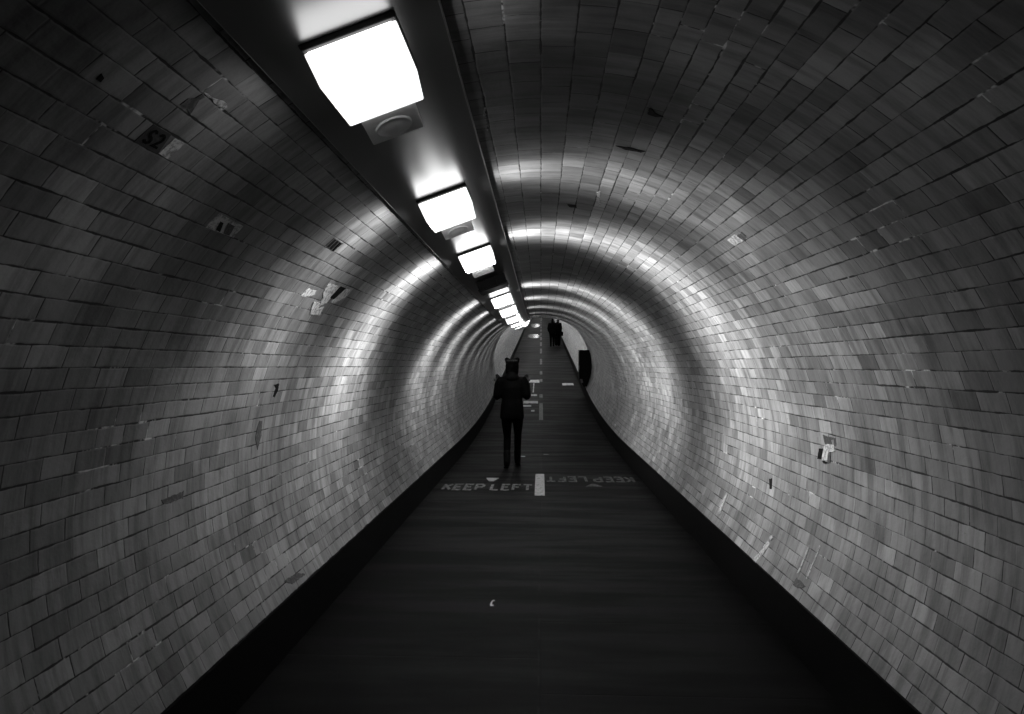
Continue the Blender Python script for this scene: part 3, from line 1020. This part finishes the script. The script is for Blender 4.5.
def figure(loc, J, label, opts):
    """a standing or walking figure seen from behind, facing +y; J holds the joints in metres above loc"""
    root = empty('person', loc, label, 'person')
    vox = opts.get('voxel', 0.010)
    bm = bmesh.new()
    pel, chest, neck, head = (Vector(J[k_]) for k_ in ('pelvis', 'chest', 'neck', 'head'))
    torso(bm, [((pel.x, pel.y, pel.z - .08), .115, .085), ((pel.x, pel.y, pel.z), .155, .105), (blend(pel, chest, .45), .125, .088),
               (chest, .155, .105), (blend(chest, neck, .65), .135, .085), (blend(chest, neck, .95), .06, .055)])
    limb(bm, [blend(chest, neck, .75), neck, blend(neck, head, .6)], [.062, .052, .050])
    ellipsoid(bm, head, (.073, .092, .112)); ellipsoid(bm, head + Vector((0, .030, -.055)), (.052, .060, .062))
    ellipsoid(bm, head + Vector((0, .098, -.018)), (.013, .018, .022))            # nose
    ellipsoid(bm, head + Vector((0, .085, -.058)), (.024, .010, .008))            # mouth
    for s in (-1, 1):
        ellipsoid(bm, head + Vector((s * .074, -.002, -.01)), (.010, .018, .030))  # ears
        q = 'l' if s < 0 else 'r'
        sh, el, wr, hp, kn, an = (Vector(J[k_ + q]) for k_ in ('sh_', 'el_', 'wr_', 'hp_', 'kn_', 'an_'))
        limb(bm, [sh, blend(sh, el, .5), el, blend(el, wr, .4), wr], [.050, .046, .038, .036, .026])
        limb(bm, [hp, blend(hp, kn, .5), kn, blend(kn, an, .35), an], [.082, .072, .054, .052, .036])
        limb(bm, [an, an + Vector((s * .01, .08, -.045)), an + Vector((s * .014, .15, -.060))], [.036, .034, .026])
        hand(bm, wr, J['hd_' + q], J['hn_' + q], -s, 0.55)
    body = fused('body', bm, M['skin'], root, opts.get('body_voxel', 0.006), 3)
    for s in (-1, 1):
        bm = bmesh.new(); ellipsoid(bm, head + Vector((s * .030, .083, .002)), (.012, .008, .009)); bm_obj('eye', bm, M['eye'], body, True)
    # jacket: torso and sleeves in one garment
    bm = bmesh.new()
    hem = opts['hem']
    torso(bm, [((pel.x, pel.y, hem), opts['hem_w'], .135), ((pel.x, pel.y, hem + .05), opts['hem_w'] + .004, .138), ((pel.x, pel.y, pel.z + .06), opts['hem_w'] - .010, .128),
               (blend(pel, chest, .45), opts['waist'], .122), (blend(pel, chest, .75), opts['waist'] + .012, .130), (chest, opts['waist'] + .022, .138), (blend(chest, neck, .45), .168, .115),
               (blend(chest, neck, .75), .135, .098), (blend(chest, neck, 1.0), .100, .085), (blend(chest, neck, 1.25), .078, .072)])
    for s in (-1, 1):
        q = 'l' if s < 0 else 'r'
        sh, el, wr = (Vector(J[k_ + q]) for k_ in ('sh_', 'el_', 'wr_'))
        limb(bm, [blend(chest, neck, .35) + Vector((s * .09, 0, 0)), sh, blend(sh, el, .5), el, blend(el, wr, .5), blend(el, wr, .93)], [.075, .073, .068, .062, .055, .046])
    fused('jacket', bm, M['cloth'], root, vox, 5)
    bm = bmesh.new()
    if opts.get('hood', True):
        tube(bm, [neck + Vector((0, -.025, -.055)), neck + Vector((0, -.02, .0)), neck + Vector((0, -.01, .055))], [.100, .094, .080], 20)
        ellipsoid(bm, neck + Vector((0, -.065, -.03)), (.100, .060, .070))
        fused('hood', bm, M['cloth'], root, vox, 5)
    else:
        tube(bm, [neck + Vector((0, -.01, -.06)), neck + Vector((0, 0, .02))], [.085, .066], 20); fused('collar', bm, M['cloth'], root, vox, 3)
    # trousers
    bm = bmesh.new()
    torso(bm, [((pel.x, pel.y, pel.z - .10), .130, .105), ((pel.x, pel.y, pel.z - .03), .172, .122), ((pel.x, pel.y, pel.z + .05), .150, .112)])
    for s in (-1, 1):
        q = 'l' if s < 0 else 'r'
        hp, kn, an = (Vector(J[k_ + q]) for k_ in ('hp_', 'kn_', 'an_'))
        tr = opts.get('leg', (.094, .086, .064, .062, .050))
        limb(bm, [hp, blend(hp, kn, .5), kn, blend(kn, an, .35), blend(kn, an, .92)], tr)
    fused('trousers', bm, M['trouser'], root, vox, 5)
    for s in (-1, 1):
        q = 'l' if s < 0 else 'r'
        an = Vector(J['an_' + q]); kn = Vector(J['kn_' + q])
        pit = J.get('pit_' + q, 0.0)          # heel lift
        f = lambda v_: an + Matrix.Rotation(-pit, 3, 'X') @ (Vector(v_) - Vector((0, 0, .0)))
        bm = bmesh.new()
        limb(bm, [f((0, -.01, -.048)), f((s * .008, .07, -.052)), f((s * .014, .165, -.058))], [.046, .046, .037])
        limb(bm, [f((0, 0, -.02)), blend(an, kn, opts.get('shaft', .32))], [.052, .058])
        boot = fused('boot', bm, M['boot'], root, 0.009, 3)
        bm = bmesh.new()
        pr = [f((s * x_ + s * .008, y_, z_)) for z_ in (-.100, -.082) for x_, y_ in ((-.036, -.052), (.036, -.052), (.044, .10), (.030, .19), (-.022, .19), (-.038, .10))]
        vv_ = [bm.verts.new(p_) for p_ in pr]
        bm.faces.new(vv_[:6][::-1]); bm.faces.new(vv_[6:])
        for k_ in range(6): bm.faces.new((vv_[k_], vv_[(k_ + 1) % 6], vv_[(k_ + 1) % 6 + 6], vv_[k_ + 6]))
        bm_obj('sole', bm, opts.get('sole', M['boot']), boot)
    # hair or hat
    if opts.get('hat'):
        bm = bmesh.new()
        ellipsoid(bm, head + Vector((0, -.012, .022)), (.104, .112, .118))
        tube(bm, [head + Vector((0, -.014, -.13)), head + Vector((0, -.014, -.06)), head + Vector((0, -.012, .02))], [.088, .100, .104], 22)
        for s in (-1, 1):   # two corner tips standing up like ears
            tube(bm, [head + Vector((s * .045, -.012, .075)), head + Vector((s * .078, -.012, .120)), head + Vector((s * .098, -.012, .152))], [.060, .040, .020], 14, (1, .8))
        hat = fused('knit_hat', bm, M['hat'], root, 0.008, 3)
        V, F = [], []
        n = 64
        for i in range(n + 1):   # pale zigzag knitted along the crown
            a = math.radians(185 + 170 * i / n)
            zg = 0.007 * (1 if i % 8 < 4 else -1)
            for dz in (-.008, .008):
                zz = .112 + zg + dz
                rr = .1215 * math.sqrt(max(.03, 1 - ((zz - .022) / .128) ** 2)) + 0.004
                V.append(head + Vector((rr * math.cos(a) * .96, -.012 + rr * 1.02 * math.sin(a), zz)))
        F = [(2 * i, 2 * i + 2, 2 * i + 3, 2 * i + 1) for i in range(n)]
        mesh_obj('knit_pattern', V, F, M['hatband'], hat)
    else:
        bm = bmesh.new()
        ellipsoid(bm, head + Vector((0, -.016, .020)), (.086, .098, .108))
        ellipsoid(bm, head + Vector((0, -.045, -.045)), (.074, .058, opts.get('hair_len', .07)))
        fused('hair', bm, opts.get('hair', M['hair']), root, 0.009, 3)
    return root


# the walker: left leg behind, elbows low, forearms folded up and the hands held at the shoulders
LX = -0.445
walker = {
    'pelvis': (0, 0, .885), 'chest': (0, .015, 1.22), 'neck': (0, .02, 1.395), 'head': (0, .045, 1.525),
    'sh_l': (-.170, .01, 1.325), 'sh_r': (.170, .01, 1.325), 'el_l': (-.232, -.02, 1.085), 'el_r': (.232, -.02, 1.085),
    'wr_l': (-.232, .115, 1.285), 'wr_r': (.225, .115, 1.285), 'hd_l': (.06, -.12, 1), 'hd_r': (-.06, -.12, 1), 'hn_l': (.1, -1, -.1), 'hn_r': (-.1, -1, -.1),
    'hp_l': (-.088, 0, .85), 'hp_r': (.088, 0, .85), 'kn_l': (-.075, .03, .47), 'kn_r': (.085, .16, .48),
    'an_l': (-.072, -.16, .115), 'an_r': (.075, .21, .105), 'pit_l': -0.12,
}
figure((LX, 10.60, 0), walker, 'person in black walking away, in a knitted hat with two ear-like tips', dict(hem=.74, hem_w=.182, waist=.160, hat=True, leg=(.092, .080, .058, .057, .046)))

yp = 41.0
pl_ = on_floor(552.0, 346)


def at_depth(px, yy): return (px - 541) / FOC * yy


near_pair = {
    'pelvis': (0, 0, .90), 'chest': (0, .01, 1.24), 'neck': (0, .02, 1.42), 'head': (0, .04, 1.55),
    'sh_l': (-.175, 0, 1.35), 'sh_r': (.175, 0, 1.35), 'el_l': (-.235, -.05, 1.08), 'el_r': (.215, -.04, 1.07),
    'wr_l': (-.20, .08, .90), 'wr_r': (.19, .06, .84), 'hd_l': (.05, .35, -.9), 'hd_r': (-.05, .2, -.9), 'hn_l': (1, 0, 0), 'hn_r': (-1, 0, 0),
    'hp_l': (-.090, 0, .86), 'hp_r': (.090, 0, .86), 'kn_l': (-.085, .10, .48), 'kn_r': (.080, .03, .475),
    'an_l': (-.080, .14, .105), 'an_r': (.078, -.14, .115), 'pit_r': -0.12,
}
figure((at_depth(552.2, yp) + .0, yp, rise(yp)), near_pair, 'left one of the two distant people, dark coat and narrow dark trousers',
       dict(hem=.78, hem_w=.195, waist=.185, hood=False, voxel=0.014, body_voxel=0.008))
other = dict(near_pair)
other.update({'kn_l': (-.085, .03, .475), 'an_l': (-.08, -.13, .115), 'kn_r': (.085, .11, .48), 'an_r': (.085, .15, .105), 'pit_l': -0.12, 'pit_r': 0.0,
              'head': (0.02, .04, 1.53), 'neck': (.005, .02, 1.41)})
figure((at_depth(557.6, yp), yp + .25, rise(yp + .25)), other, 'right one of the two distant people, wide dark coat, bag at the hip',
       dict(hem=.72, hem_w=.200, waist=.180, hood=False, voxel=0.014, body_voxel=0.008, leg=(.105, .105, .098, .098, .095), hair=M['hairlight'], sole=M['sole']))
# its shoulder bag
bx = at_depth(557.6, yp) + .255
bg = empty('shoulder_bag', (bx, yp + .25, rise(yp + .25) + .62), 'black bag at the hip of the right distant person', 'bag')
bm = bmesh.new(); bm_box(bm, -.07, .07, -.14, .14, 0, .24); bm_obj('pouch', bm, M['bag'], bg, bevel=.03)
bm = bmesh.new(); bm_box(bm, .066, .080, -.13, .13, .10, .245); bm_obj('flap', bm, M['bag'], bg, bevel=.005)
bm = bmesh.new()
tube(bm, [(0, -.11, .22), (-.05, -.10, .45), (-.15, -.06, .76), (-.17, 0, .80), (-.15, .08, .76), (-.05, .12, .45), (0, .11, .22)], [.010] * 7, 8)
bm_obj('strap', bm, M['bag'], bg, True)

# ------------------------------------------------------------------ world and view
w = bpy.data.worlds.new('world'); bpy.context.scene.world = w
w.use_nodes = True
w.node_tree.nodes['Background'].inputs[0].default_value = (0, 0, 0, 1)
vs_ = bpy.context.scene.view_settings
vs_.view_transform = 'Standard'; vs_.look = 'None'; vs_.gamma = 1.0; vs_.use_curve_mapping = False
vs_.exposure = 0.0
